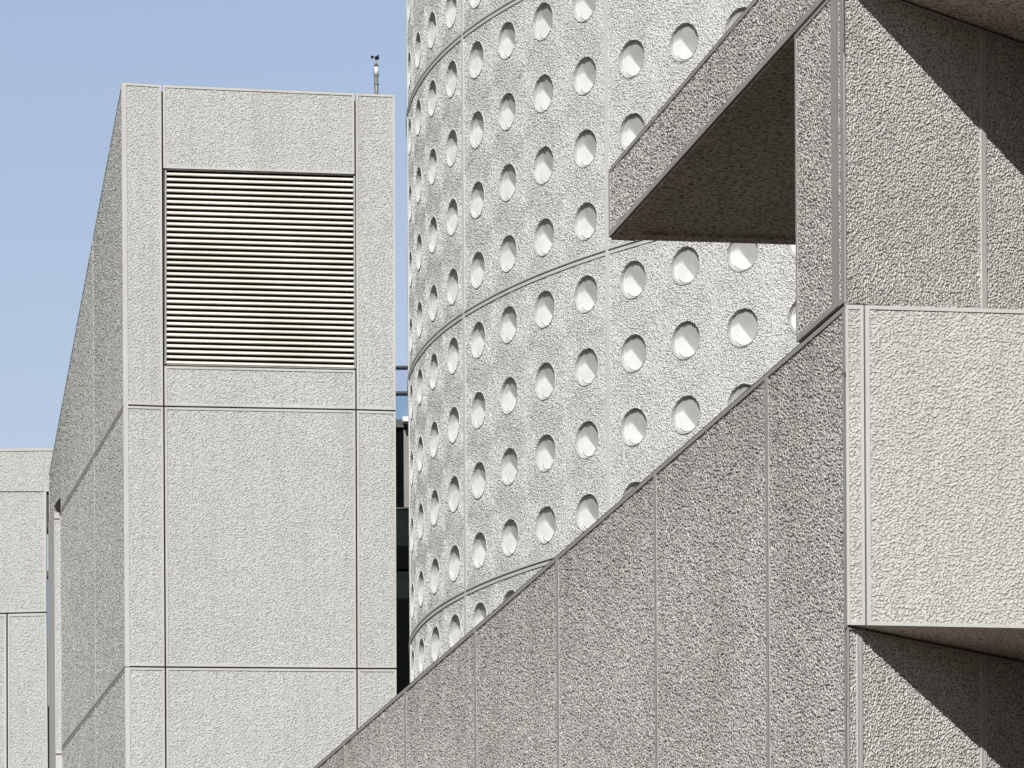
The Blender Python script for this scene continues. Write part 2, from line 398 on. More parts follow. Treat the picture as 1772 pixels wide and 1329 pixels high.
uB = side_u(105, 1000)[0]            # where the rear fin stands out
if slope_z(uE) > z1+.5:
    side_panel(uM, uE, z2, z1, (.003, J, 0, J))
else:
    side_panel(uM, uE, z2, z1, (.003, J, 0, J), vf=lambda u: np.minimum(z1, slope_z(u)))
z3 = z2-(z1-z2)
side_panel(u0s, uM, z3, z2, (0, J, .003, J)); side_panel(uM, uE, z3, z2, (.003, J, 0, J))
side_panel(u0s, uM, 0.3, z3, (0, J, .003, J), step=(.3, .3)); side_panel(uM, uE, 0.3, z3, (.003, J, 0, J), step=(.3, .3))
# core behind the panels
fl = PF.hit(215, 700); frp = PF.hit(684.8, 700)
wdir = (frp-fl)[:2]; 
nF, nS = PF.n[:2], PS.n[:2]
cA = fl[:2]-nF*.06-nS*.06; cB = frp[:2]-nF*.06; back = SIDEB[:2]*(uE-.05)
zA, zB = PF.hit(212, 148)[2]-.06, PF.hit(682, 168)[2]-.06
mb = MB()
vA0, vA1 = slope_z(0)-.06, slope_z(uE)-.06
# front part of the core leaves a hole for the louvre: build as four pieces round it
lx0, lx1 = PF.hit(285.5, 460)[:2], PF.hit(616, 460)[:2]
lzt, lzb = PF.hit(450, 297)[2]-.01, PF.hit(450, 634)[2]+.01
deep = -nF*.55
mb.prism([cA, lx0-nF*.06, lx0-nF*.6, cA+deep], 0, zA); mb.prism([lx1-nF*.06, cB, cB+deep, lx1-nF*.6], 0, zB)
mb.prism([lx0-nF*.061, lx1-nF*.061, lx1-nF*.6, lx0-nF*.6], lzt, zB-.02); mb.prism([lx0-nF*.061, lx1-nF*.061, lx1-nF*.6, lx0-nF*.6], 0, lzb)
mb.prism([cA+deep*1.01, cB+deep*1.01, cB+back, cA+back], 0, [zA-.1, zB-.1, vA1, vA1])
mb.build('tower_core', M['joint'], tower)
# rear fin with front-facing strip
PSf = PS
k1 = PS.hit(104.8, 1000); fin_w = None
dd = k1[1]
fl2 = np.array([ray(94.4, 1000)[0]*dd, dd]); 
dd2 = PS.hit(85.5, 1000)[1]+1.0
fl3 = np.array([fl2[0], fl2[1]])+SIDEB[:2]*(dd2-dd)
r3 = np.array([ray(83.8, 1000)[0], 1.0]);  # place the far edge where x=84 is seen
tt = None
for kk in np.linspace(.2, 14, 500):
    q = fl2+SIDEB[:2]*kk
    if q[0]/q[1] <= r3[0]: tt = kk; break
fl3 = fl2+SIDEB[:2]*(tt or 3)
zf = dd*ray(100, 887)[2]+CAMZ
mb = MB(); ins = k1[:2]+(-nS)*.3
fd = (k1[:2]-fl2); 
zfin_b = (dd+tt)*ray(84, 915)[2]+CAMZ if tt else zf
mb.prism([fl2-np.array(nF)*(-.0), k1[:2], ins, ins+SIDEB[:2]*(tt or 3), fl3], 0, [zf, zf, zf, zf+.0, zf+.0])
mb.build('rear_fin', M['margin'], tower)
# joint shadow lines across the fin
zj1 = dd*ray(100, 899)[2]+CAMZ; zj2 = dd*ray(100, 1306)[2]+CAMZ
mb = MB(); fu = fd/np.linalg.norm(fd); fn = np.array([fu[1], -fu[0]]); fn = fn if fn[1] < 0 else -fn
for zj in (zj1, zj2):
    mb = MB(); mb.box([*(fl2+fn*.004), zj], [*fd, 0], [*(-fn*.01), 0], [0, 0, .018])
    mb.build('fin_joint', M['joint'], tower)
S2 = lambda u, v, off: np.stack(np.broadcast_arrays(fl2[0]+fu[0]*np.asarray(u, float)+fn[0]*off, fl2[1]+fu[1]*np.asarray(u, float)+fn[1]*off, np.asarray(v, float)), -1)
wf = np.linalg.norm(fd)
rect_panel('fin_panel', tower, S2, 0, wf, zj2+.02, zj1-.01, [M['tower'], M['margin']], (.02, .04, .02, .04), (0, 0, 0, 0), (.02, .03), depth=.004, recess=.006).location += Vector((fn[0]*.012, fn[1]*.012, 0))
# dark sheet above the fin, standing in for a shaded recess
mb = MB(); tri = [PS.hit(*p)+PS.n*.012 for p in ((94.8, 876), (104.4, 861), (104.6, 891.5))]
mb.ngon(tri); mb.ngon([t-PS.n*.01 for t in tri[::-1]])
mb.build('notch_shade', M['joint'], tower)
# louvre
lv = MB(); fr = MB()
TLl, TRl, BRl, BLl = (285.3, 292.5), (614.8, 302.5), (616.3, 636.5), (285.3, 628.5)
Sl, Wl, Hl = quad_surface(PF, TLl, TRl, BRl, BLl)
npan = 35; pitch = Hl/npan
for i in range(npan):
    vc = Hl-(i+.93)*pitch
    # a blade: bright sloping face, thin lip under it, underside going back
    prof = [(vc, -.045), (vc+.008, -.035), (vc+pitch*.56, -.075), (vc+pitch*.58, -.085), (vc+pitch*.30, -.16), (vc-.002, -.055)]
    us = np.array([0.03, Wl-.03])
    P_ = np.array([Sl(us, np.full(2, v), o) for v, o in prof+prof[:1]])
    lv.grid(P_, 0, flip=True)
lv.build('louvre_slats', M['slat'], tower)
bk = MB(); bk.grid(np.stack([Sl(np.array([-.02, Wl+.02]), np.array([-.03]*2), -.40), Sl(np.array([-.02, Wl+.02]), np.array([Hl+.05]*2), -.40)]))
bk.build('louvre_back', M['louvre_back'], tower)
def fbar(u0, u1, v0, v1, o0=-.035, o1=-.2):
    c = Sl(np.array([u0, u1, u1, u0]), np.array([v0, v0, v1, v1]), o0); d = Sl(np.array([u0, u1, u1, u0]), np.array([v0, v0, v1, v1]), o1)
    k = fr.verts(np.concatenate([c, d])); fr.quads(np.array([[0,1,2,3],[7,6,5,4],[4,5,1,0],[5,6,2,1],[6,7,3,2],[7,4,0,3]])+k)
fbar(0, .028, 0, Hl); fbar(Wl-.028, Wl, 0, Hl); fbar(.0281, Wl-.0281, -.012, .0, -.05); fbar(.0281, Wl-.0281, Hl+.001, Hl+.03, -.02)
fr.build('louvre_frame', M['frame'], tower)

# little box on the tower roof
q = PF.hit(252.5, 145.5); mb = MB()
mb.box([q[0]-.05, q[1]+.35, q[2]-.12], [.115, 0, 0], [0, .12, 0], [0, 0, .17])
mb.box([q[0]-.06, q[1]+.34, q[2]+.051], [.135, 0, 0], [0, .14, 0], [0, 0, .012])
rb = mb.build('roof_box', M['sleeve']); tag(rb, 'tiny pale box on the roof edge of the tall louvred tower', 'roof fitting')

# anemometer
DA = DT+120
pa = at(651.5, 163, DA); kx = DA*U/F         # metres per pixel there
def zp(y): return at(651.5, y, DA)[2]
an = empty('anemometer', (pa[0], pa[1], zp(166)-.3), 'cup anemometer with black cups on a grey pole above the louvred tower', 'weather instrument')
def part(name, prof, mat, dx=0, n=20, par=an):
    m_ = MB(); m_.lathe((pa[0]+dx*kx, pa[1], 0), prof, n); return m_.build(name, mat, par, smooth=True)
r = lambda px: px*kx
part('pole', [(0, zp(190)), (r(3.4), zp(190)), (r(3.4), zp(131)), (0, zp(131))], M['pole'])
for y in (146, 131.5): part('clamp', [(r(3.4), zp(y+.5)), (r(4.3), zp(y+.5)), (r(4.3), zp(y-.7)), (r(3.4), zp(y-.7))], M['frame'])
part('sleeve', [(0, zp(130)), (r(3.9), zp(130)), (r(3.8), zp(116)), (0, zp(116))], M['sleeve'])
part('collar', [(0, zp(115.9)), (r(3.8), zp(115.9)), (r(3.8), zp(113.4)), (0, zp(113.4))], M['black'])
part('neck', [(0, zp(113.3)), (r(2.5), zp(113.3)), (r(2.2), zp(110.5)), (r(1.2), zp(105.5)), (r(1.3), zp(103)), (0, zp(103))], M['pole'], dx=-.4)
rot = part('rotor_hub', [(0, zp(104)), (r(1.7), zp(103.6)), (r(2.5), zp(99.0)), (r(2.4), zp(98.0)), (0, zp(98))], M['black'], dx=-.4)
ctr = np.array([pa[0]-.4*kx, pa[1], zp(99.2)])
for ang in (186, 300, 62):
    a = math.radians(ang); e = np.array([math.cos(a), math.sin(a), 0]); tdir = np.array([-e[1], e[0], 0])
    arm = MB(); up = np.array([0, 0, 1]); w = r(.45)
    arm.box(ctr-tdir*w/2-up*w/2, e*r(5.6), tdir*w, up*w); arm.build('arm', M['black'], an)
    cup = MB(); R_ = r(2.7); c0 = ctr+e*r(6.6)
    prof = [(max(R_*math.cos(t), 1e-4), -R_*math.sin(t)) for t in np.linspace(math.pi/2, 0, 9)]+[(R_*.9, 0)]+[(max(R_*.9*math.cos(t), 1e-4), -R_*.9*math.sin(t)) for t in np.linspace(0, math.pi/2, 9)]
    cup.lathe(c0-tdir*R_*.3*-1, prof, 18, axis=tdir); cup.build('cup', M['black'], an, smooth=True)
cb = MB(); cx = pa[0]-4.0*kx
pts = [(cx+.6*kx, 114), (cx-.9*kx, 119), (cx-1.2*kx, 126), (cx-.2*kx, 132), (cx+.2*kx, 148), (cx+.6*kx, 162)]
for (xa, ya), (xb, yb) in zip(pts[:-1], pts[1:]):
    A_, B_ = np.array([xa, pa[1]-.01, zp(ya)]), np.array([xb, pa[1]-.01, zp(yb)]); ln = np.linalg.norm(B_-A_)
    cb.lathe(A_, [(r(.33), 0), (r(.33), ln)], 8, axis=(B_-A_))
cb.build('cable', M['frame'], an, smooth=True)

# =================================================================== ROUND BUILDING (drum)
XC, YC, RR = 1290.5*U, F*U, 1471.34*U
T0, DTH, H0, PH = math.radians(6.434), math.radians(4.35997), 2324.8*U, 112.67*U
SEAM = 3.47
def Sd(u, v, off):              # u = column number, v = height above camera; theta from the left
    u, v = np.broadcast_arrays(np.asarray(u, float), np.asarray(v, float))
    th = T0+DTH*u; R_ = RR+off
    return np.stack([XC-R_*np.cos(th), YC-R_*np.sin(th), v+CAMZ], -1)
arc = RR*DTH                    # metres per column
def Sd_m(u, v, off): return Sd(np.asarray(u)/arc, v, off)
drum = empty('round_building', (XC, YC, 0), 'round white concrete building pierced by rows of portholes', 'building')
def toimg(p):
    x, y, z = p[0], p[1], p[2]-CAMZ
    ix = 886+F*x/y; iy = YH-F*z/y; dx, dy = ix-886, iy-664.5
    return 886+CC*dx-SS*dy, 664.5+SS*dx+CC*dy
def visible(c, r_):
    if c < 0 or c > 11: return False
    x, y = toimg(Sd(c, H0-PH*r_, 0)); rx = 28*abs(math.sin(math.radians(15)+0))*1.0
    hw = 28*max(.12, math.sin(T0+DTH*c)*.9)
    if x-hw > 1376: return False
    if y > 1340+20 or y < -26: return False
    if y+0 > 527+(1463-x)*.8737+26 : return False
    top = 294-1.157*(x-1053); bot = 412
    if x > 1053+5 and y-20 > top and y+22 < bot: return False
    if x > 1060 and y > top+24 and y < bot-18: return False
    if x < 686: return False
    return True
RAD = 29.0*U
vis = []
gapU = .008; seam_m = .034
rows_p = [(-8, -5), (-4, -1), (0, 3), (4, 7), (8, 11)]
for pcn, (ca, cbn) in enumerate([(-4, -1), (0, 3), (4, 7), (8, 11), (12, 15)]):
    for (ra, rb_) in rows_p:
        zt = H0-PH*(ra-.5); zb = H0-PH*(rb_+.5)
        which = [[visible(c, r_) for r_ in range(rb_, ra-1, -1)] for c in range(ca, cbn+1)]
        anyv = any(any(w) for w in which)
        inview = anyv or (0 <= ca <= 8 and -4 <= ra <= 8)
        stp = (.02, .02) if anyv else ((.05, .03) if ca == -4 and -4 <= ra <= 8 else (.25, .25))
        hole = ([arc*c for c in range(ca, cbn+1)], [H0-PH*r_ for r_ in range(rb_, ra-1, -1)], RAD, which) if anyv else None
        rect_panel('facade_panel', drum, Sd_m, arc*(ca-1+SEAM-2.999+.0-.0)-arc*.001, arc*(cbn+SEAM-3+.0), zb, zt, [M['drum'], M['margin_light']],
                   (seam_m, .042, seam_m, .03), (.004, .014, .004, .014), stp, recess=.012, depth=.07, holes=hole, nseg=24, curved=True)
        for ci, c in enumerate(range(ca, cbn+1)):
            for ri, r_ in enumerate(range(rb_, ra-1, -1)):
                if which[ci][ri]: vis.append((c, r_))
# backing core: cylinder
mb = MB(); th = np.linspace(0, 2*math.pi, 181)
for Rk, z0k, z1k, m_ in ((RR-.075, 0, H0+PH*8.6+CAMZ, 0),):
    P_ = np.array([[[XC-Rk*math.cos(t), YC-Rk*math.sin(t), z] for t in th] for z in (z0k, z1k)])
# core drum set well back so that the portholes fit; joints closed by strips
Rk = RR-.42
P_ = np.array([[[XC-Rk*math.cos(t), YC-Rk*math.sin(t), z] for t in th] for z in (0, H0+PH*8.4+CAMZ)]); mb.grid(P_, 0)
mb.ngon([[XC-Rk*math.cos(t), YC-Rk*math.sin(t), H0+PH*8.4+CAMZ] for t in th[:-1]])
mb.build('drum_core', M['core'], drum)
jb = MB(); ub = np.linspace(-8, 20, 160)
for k in range(-2, 4):
    z = H0-PH*(4*k-.5); jb.grid(np.stack([Sd(ub, z-.05, -.055), Sd(ub, z+.05, -.055)]))
jb.build('joint_strip', M['joint'], drum)
sb = MB()
for k in range(-1, 5):
    u = (4*k-4+SEAM+.5+.5-.0); u = 4*k-1+SEAM-3+0.0
    uu = np.array([u-.03, u+.03]); zz = (H0-PH*11.6, H0+PH*8.5)
    sb.grid(np.stack([Sd(uu, zz[0], -.003), Sd(uu, zz[1], -.003)]))
sb.build('seam_seal', M['seal'], drum)
# plain wall round the rest of the drum, and below
pw = MB()
thb = np.linspace(T0+DTH*(15.47), T0+DTH*(-4.53)+2*math.pi, 140)
pw.grid(np.array([[[XC-RR*math.cos(t), YC-RR*math.sin(t), z] for t in thb] for z in (0, H0+PH*8.5+CAMZ)]))
thb = np.linspace(T0-DTH*4.53, T0+DTH*15.47, 80)
pw.grid(np.array([[[XC-RR*math.cos(t), YC-RR*math.sin(t), z] for t in thb] for z in (0, H0-PH*11.52+CAMZ)]))
pw.build('plain_wall', M['margin_light'], drum)

# porthole: recess ring + off-centre cone dish.  Local frame: e_u, e_v, n
def porthole_meshes():
    ring = MB(); n = 72; a = np.linspace(0, 2*math.pi, n+1); R0 = RAD*.985; R1 = RAD*.945
    dep = RAD*.19
    prof = [(R0, -.012), (R0*.995, -.03), (R1, -dep)]
    ring.grid(np.array([[[rr*math.cos(t), rr*math.sin(t), o] for t in a] for rr, o in prof]), 0, flip=True)
    ring.grid(np.array([[[rr*math.cos(t), rr*math.sin(t), o] for t in a] for rr, o in ((R1, -dep), (R1+.004, -dep-.02), (R1-.03, -dep-.02))]), 1, flip=True)
    dish = MB()
    Rd = R1-.007; ax, ay, ad = DISH
    rr = np.concatenate([[0.0, .02], np.linspace(.05, .9, 22), [.93, .96, .98, 1.0]])
    dirs = [math.radians(x) for x in (75, 190, 285)]
    A0 = np.array([ax, ay])
    P = []
    for t_ in rr:
        row = []
        for t in a:
            rim = np.array([math.cos(t), math.sin(t)])
            q = A0+(rim-A0)*t_
            ds = [ad*(1.0-(math.cos(d_)*q[0]+math.sin(d_)*q[1]))/(1.0-(math.cos(d_)*A0[0]+math.sin(d_)*A0[1])) for d_ in dirs]
            ds.append(min(1.4*(1.0-t_), 1.6*(1.0-min(1.0, math.hypot(q[0], q[1]))))+.02)
            k_ = 130.0
            dm = -math.log(sum(math.exp(-k_*z) for z in ds))/k_
            row.append([q[0]*Rd, q[1]*Rd, -dep+.006-max(dm, 0)*Rd])
        P.append(row)
    dish.grid(np.array(P), 0, flip=True)
    dish.grid(np.array([[[q*math.cos(t), q*math.sin(t), o] for t in a] for q, o in ((Rd, -dep+.006), (Rd, -dep-.02))]), 0, flip=True)
    return ring, dish
DISH = (0.06, -0.57, 0.60)
ringm, dishm = porthole_meshes()
first = None
for (c, r_) in vis:
    p = Sd(c, H0-PH*r_, 0); th_ = T0+DTH*c
    n_ = Vector((-math.cos(th_), -math.sin(th_), 0)); v_ = Vector((0, 0, 1)); u_ = v_.cross(n_)
    from mathutils import Matrix
    R3 = Matrix((u_, v_, n_)).transposed()
    if first is None:
        ro = ringm.build('porthole', [M['recess'], M['joint']]); do = dishm.build('dish', M['white'])
        for o in (ro, do): o.data.polygons.foreach_set('use_smooth', [True]*len(o.data.polygons))
        first = (ro, do)
    else:
        ro, do = first[0].copy(), first[1].copy(); COL.objects.link(ro); COL.objects.link(do)
    ro.parent = drum; do.parent = ro
    ro.location = Vector([float(x) for x in p])-drum.location; ro.rotation_euler = R3.to_euler()

# =================================================================== NEAR BUILDING
DN = 4900
nc = at(1463, 527, DN)
near = empty('stepped_building', (nc[0]+4, nc[1]+8, 0), 'large rough concrete building with a jutting box and a triangular roof overhang', 'building')
SL = Plane(nc, SIDEB)                      # side plane
BF = Plane(nc, FRONT)                      # box front
NS, NM = [M['near_side'], M['margin_dark']], [M['near_side_up'], M['margin_dark']]
mD = M['margin_dark']
topy = lambda x: 527+(1463-x)*(2606-527)/(1463+947)*1.0
def sx(x, y): return (x, y)
seams = [1463, 1328, 1134, 966, 823, 701.5, 595, 497]
zt = SL.hit(1463, 527)[2]
pc2 = SL.hit(1463, 900)
def Ssl(u, v, off):
    u, v = np.broadcast_arrays(np.asarray(u, float), np.asarray(v, float))
    P = np.zeros(u.shape+(3,)); P[..., 0] = pc2[0]+SIDEB[0]*u; P[..., 1] = pc2[1]+SIDEB[1]*u; P[..., 2] = v
    return P + SL.n*off
us_ = [(SL.hit(x, 1300 if x < 1000 else 1000)-pc2)@SIDEB for x in seams]; us_[0] = 0.0
zbot_view = SL.hit(1463, 1420)[2]
for i in range(len(seams)-1):
    rect_panel('side_panel', near, Ssl, us_[i], us_[i+1], zbot_view, zt, NS, (.06 if i else .07, .045, .045, .03), (.003 if i else 0, 0, .003, .0), (.03, .014),
               recess=.014, depth=.09, noleft=(i == 0))
    rect_panel('side_panel', near, Ssl, us_[i], us_[i+1], 0.2, zbot_view, NS, (.07, .03, .07, .03), (.003 if i else 0, 0, .003, .0), (.4, .4), recess=.014, depth=.09, noleft=(i == 0))
ss = MB()
for u in us_[1:-1]:
    ss.grid(np.stack([Ssl(np.array([u-.012, u+.012]), 0, .004), Ssl(np.array([u-.012, u+.012]), zt-.05, .004)]), flip=True)
ss.build('seam_seal', M['seal'], near)
# coping on top of the low wall (thin dark flashing line)
cp = MB(); uEnd = us_[-1]
def lbox(mb_, u0, u1, z0_, z1_, o0, o1):
    c = [Ssl(u, z, o) for o in (o0, o1) for (u, z) in ((u0, z0_), (u1, z0_), (u1, z1_), (u0, z1_))]
    k = mb_.verts(np.array(c)); mb_.quads(np.array([[0,1,2,3],[7,6,5,4],[4,5,1,0],[5,6,2,1],[6,7,3,2],[7,4,0,3]])+k)
lbox(cp, 0.05, uEnd, zt+.001, zt+.035, -.03, -.5)
cp.build('coping', M['joint'], near)
# ---- upper wall between the low wall and the overhang
uU0 = (SL.hit(1450, 300)-pc2)@SIDEB; uU1 = (SL.hit(1376, 300)-pc2)@SIDEB
pt = SL.hit(1376, 60.5); zsof = pt[2]
zfas = SL.hit(1053, 294)[2]; uTip = (SL.hit(1053, 350)-pc2)@SIDEB
zsof = (SL.hit(1053, 409)[2]+zsof)/2
rect_panel('upper_wall', near, Ssl, uU0, uU1, zt+.035, zsof-.012, NM, (.22, .03, .05, .05), (0, .012, .0, .012), (.02, .011), recess=.012, depth=.06, noleft=True)
rect_panel('fascia', near, Ssl, uU0-.001, uTip, zsof+.012, zfas, NM, (.22, .04, .06, .06), (0, 0, 0, 0), (.025, .012), recess=.012, depth=.06, noleft=True)
lb = MB(); lbox(lb, uU0, uTip-.02, zfas+.002, zfas+.03, -.02, -.5); lb.build('coping', M['joint'], near)
# overhanging roof slab: soffit seen from below
def g2(u): return (pc2+SIDEB*u)[:2]
nS2 = -SL.n[:2]
tipA = g2(uTip)+nS2*.06; inn = g2(uU0+.3)+nS2*.06
W = 11.0
fv = FRONT[:2]
nsl_ = Plane([*g2(0.0), 0], SLANT).n[:2]
sf = MB(); sf.prism([tipA+fv*0, tipA+fv*W, g2(0.0)+SLANT[:2]*13-nsl_*.12, g2(0.0)+SLANT[:2]*.5-nsl_*.12, inn], zsof+.02, zfas-.02)
sf.build('roof_slab', M['soffit'], near)
# small soffit border strips (drip edges)
dr = MB(); e = SIDEB[:2]
t0 = g2(uTip)
dr.prism([t0+nS2*.03, t0+nS2*.30, g2(uU1)+nS2*.30, g2(uU1)+nS2*.03], zsof-.012, zsof+.019)
sb2 = MB(); sb2.prism([tipA-e*.01, tipA-e*.01+fv*W, tipA-e*.22+fv*W, tipA-e*.22], zsof-.008, zsof+.019)
sb2.build('soffit_edge', M['underside'], near)
dr.build('soffit_edge', M['soffit'], near)
# ---- upper slanting wall
cu = g2(0.0); PU = Plane([cu[0], cu[1], 0], SLANT)
pu3 = np.array([cu[0], cu[1], 0.0])
def Ssu(u, v, off):
    u, v = np.broadcast_arrays(np.asarray(u, float), np.asarray(v, float))
    P = np.zeros(u.shape+(3,)); P[..., 0] = pu3[0]+SLANT[0]*u; P[..., 1] = pu3[1]+SLANT[1]*u; P[..., 2] = v
    return P + PU.n*off
NSL = [M['near_slant'], M['margin']]
a1 = (PU.hit(1465.5, 300)-pu3)@SLANT; a2 = (PU.hit(1703, 300)-pu3)@SLANT; a3 = a2+(a2-a1)*2.2
zUb = PU.hit(1500, 560)[2]
zUt = BF.hit(1463, -41)[2]
rect_panel('corner_strip', near, Ssl, 0, uU0, zt+.035, zfas, NM, (.09, .03, .02, .05), (0, .0, .004, .0), (.01, .011), recess=.008, depth=.02, noleft=True)
for ua, ub_, mg in ((0, a2, (.034, .012, .034, .03)), (a2, a3, (.034, .012, .034, .03))):
    rect_panel('slanted_panel', near, Ssu, ua, ub_, zUb-.5, zUt-.022, [M['near_slant_top'], M['margin']], mg, (.002, 0, .006, 0), (.015, .011), recess=.014, depth=.05, noleft=(ua == 0))
# ---- box
zb1 = BF.hit(1463, 1081)[2]; zb0 = zt
pb = np.array([nc[0], nc[1], 0.0])
def Sbf(u, v, off):
    u, v = np.broadcast_arrays(np.asarray(u, float), np.asarray(v, float))
    P = np.zeros(u.shape+(3,)); P[..., 0] = pb[0]+FRONT[0]*u; P[..., 1] = pb[1]+FRONT[1]*u; P[..., 2] = v
    return P + BF.n*off
b1 = (BF.hit(1497.3, 800)-pb)@FRONT; b2 = b1*30
BM = [M['near'], M['margin']]
def box_front(z0_, z1_, nm='box_panel'):
    rect_panel(nm, near, Sbf, 0, b1, z0_, z1_, BM, (.028, .04, .03, .03), (0, 0, .008, 0), (.010, .010), recess=.010, depth=.07)
    rect_panel(nm, near, Sbf, b1, b1*14.5, z0_, z1_, BM, (.04, .035, .05, .03), (.008, 0, .008, 0), (.011, .010), recess=.010, depth=.07)
    rect_panel(nm, near, Sbf, b1*14.5, b2, z0_, z1_, BM, (.05, .035, .05, .03), (.008, 0, 0, 0), (.05, .05), recess=.010, depth=.07)
box_front(zb1, zb0)
zc0 = zUt; zc1 = zUt+(zb0-zb1)
rect_panel('box_panel', near, Sbf, 0, b2, zc0, zc1, BM, (.055, .05, .05, .05), (0, 0, 0, 0), (.3, .3), recess=.010, depth=.07)
# box bodies (wedges between the front plane and the slanting wall)
c0 = nc[:2]; c1 = c0+fv*b2
nB = BF.n[:2]
lenS = b2*0.95
for z0_, z1_ in ((zb1, zb0), (zc0, zc1)):
    mb = MB(); A = c0-nB*.05+fv*.05; B = c1-nB*.05; C_ = c0+SLANT[:2]*(b2/ (FRONT[:2]@SLANT[:2]))
    mb.prism([A, B, B-nB*9.0, A-nB*9.0+fv*1.0], z0_+.03, z1_-.02)
    mb.build('box_body', M['core'], near)
    so = MB()
    so.prism([c0-nB*.05+fv*.012, c1-nB*.05, c1-nB*9.0, c0-nB*9.0+fv*4.0], z0_+.001, z0_+.028)
    so.build('box_underside', M['underside'], near)
# ---- lower slanting wall
PL = Plane(pb, SLANT)
def Sls(u, v, off):
    u, v = np.broadcast_arrays(np.asarray(u, float), np.asarray(v, float))
    P = np.zeros(u.shape+(3,)); P[..., 0] = pb[0]+SLANT[0]*u; P[..., 1] = pb[1]+SLANT[1]*u; P[..., 2] = v
    return P + PL.n*off
l1 = (PL.hit(1488, 1200)-pb)@SLANT; l2 = (PL.hit(1703, 1250)-pb)@SLANT; l3 = l2+(l2-l1)*2.2
zLb = PL.hit(1500, 1420)[2]
for ua, ub_, mg in ((0, l1, (.022, .01, .026, .03)), (l1, l2, (.034, .012, .034, .03)), (l2, l3, (.034, .012, .034, .03))):
    rect_panel('slanted_panel', near, Sls, ua, ub_, zLb, zb1-.018, NSL, mg, (0 if ua == 0 else .008, 0.006, .006, 0), (.015, .011), recess=.014, depth=.05, noleft=(ua == 0))
    rect_panel('slanted_panel', near, Sls, ua, ub_, 0.2, zLb, NSL, mg, (0 if ua == 0 else .008, 0, .006, 0), (.4, .4), recess=.014, depth=.05, noleft=(ua == 0))
# ---- added dark bays, out of view right, blocking sky fill on the slanting walls
ub_w = (BF.hit(1985, 800)-pb)@FRONT
b0_ = c0+fv*ub_w; kk_ = 3.0
for t_ in np.linspace(.5, 20, 800):
    q_ = b0_+SIDEB[:2]*t_
    if (q_-c0)@PL.n[:2] <= 0.05: kk_ = t_; break
for z0_, z1_ in ((0.1, zb1-.03), (zt+.01, zUt-.03)):
    for i_ in range(3):
        a_, b_ = kk_*i_/3, kk_*(i_+1)/3
        wb = MB(); wb.prism([b0_+SIDEB[:2]*(a_+.03), b0_+SIDEB[:2]*(b_-.03), b0_+SIDEB[:2]*(b_-.03)+fv*.1, b0_+SIDEB[:2]*(a_+.03)+fv*.1], z0_, z1_)
        wb.build('sky_blocker', M['dark_glass'], near)
        wm = MB(); wm.prism([b0_+SIDEB[:2]*(a_-.03)-fv*.04, b0_+SIDEB[:2]*(a_+.029)-fv*.04, b0_+SIDEB[:2]*(a_+.029)+fv*.12, b0_+SIDEB[:2]*(a_-.03)+fv*.12], z0_, z1_)
        wm.build('sky_blocker_frame', M['mullion'], near)
print('BAY depth', kk_)
# ---- cores
mb = MB()
nSl = PL.n[:2]
K = c0+SLANT[:2]*.2+SIDEB[:2]*.2
E1 = g2(uEnd)+nS2*.07
mb.prism([K, E1, E1+fv*14, K+SLANT[:2]*l3], 0, zt-.05)
ku = cu
kb = g2(uU1)+nS2*.34
i0_ = cu+SIDEB[:2]*.25+nS2*.06
mb.prism([i0_, g2(uU1)+nS2*.058-SIDEB[:2]*.01, g2(uU1)+nS2*.34-SIDEB[:2]*.01, cu+SLANT[:2]*a3-PU.n[:2]*.5, cu+SLANT[:2]*a3-PU.n[:2]*.055, cu-PU.n[:2]*.055+SLANT[:2]*.2], zt-.04, zUt+.5)
mb.build('building_core', M['joint'], near)

# =================================================================== LEFT BUILDING
DLF = 10500
lp = at(40, 900, DLF); PLF = Plane(lp, np.array([1.0, -0.04, 0]))
lbld = empty('low_block', (lp[0]-2, lp[1]+2, 0), 'low pale concrete block at the left edge, beside the louvred tower', 'building')
LM = [M['tower'], M['margin']]
wall_panel('parapet_panel', lbld, PLF.off(.004), (-120, 778), (112, 775), (112, 850), (-120, 851.5), LM, (.04, .05, .04, .0), 0, (.03, .026), depth=.3)
wall_panel('wall_panel', lbld, PLF, (-120, 850), (80, 850), (80.4, 1059.5), (-120, 1064), LM, (.04, .0, .05, .03), (0, 0, 0, .014), (.03, .026))
wall_panel('wall_panel', lbld, PLF, (12, 1061.2), (80.4, 1059.5), (83.4, 1400), (12.6, 1400), LM, (.04, .05, .04, .04), (.016, .014, 0, .014), (.03, .026))
wall_panel('wall_panel', lbld, PLF, (-120, 1064), (12, 1061.2), (12.6, 1400), (-120, 1400), LM, (.04, .05, .04, .04), (0, .014, .014, .014), (.03, .026))
wall_panel('wall_panel', lbld, PLF, (-120, 1400), (83.4, 1400), (84, 1700), (-120, 1700), LM, (.04, .05, .04, .04), (0, .014, 0, .0), (.3, .3))
mb = MB(); e0 = PLF.hit(79.6, 900); e1 = PLF.hit(-120, 900); ld = PLF.d[:2]; ln_ = PLF.n[:2]
mb.prism([e0[:2]-ln_*.07, e1[:2]-ln_*.07, e1[:2]-ln_*4, e0[:2]-ln_*4-np.array([.6, 0])], 0, PLF.hit(40, 783)[2])
mb.build('block_core', M['joint'], lbld)

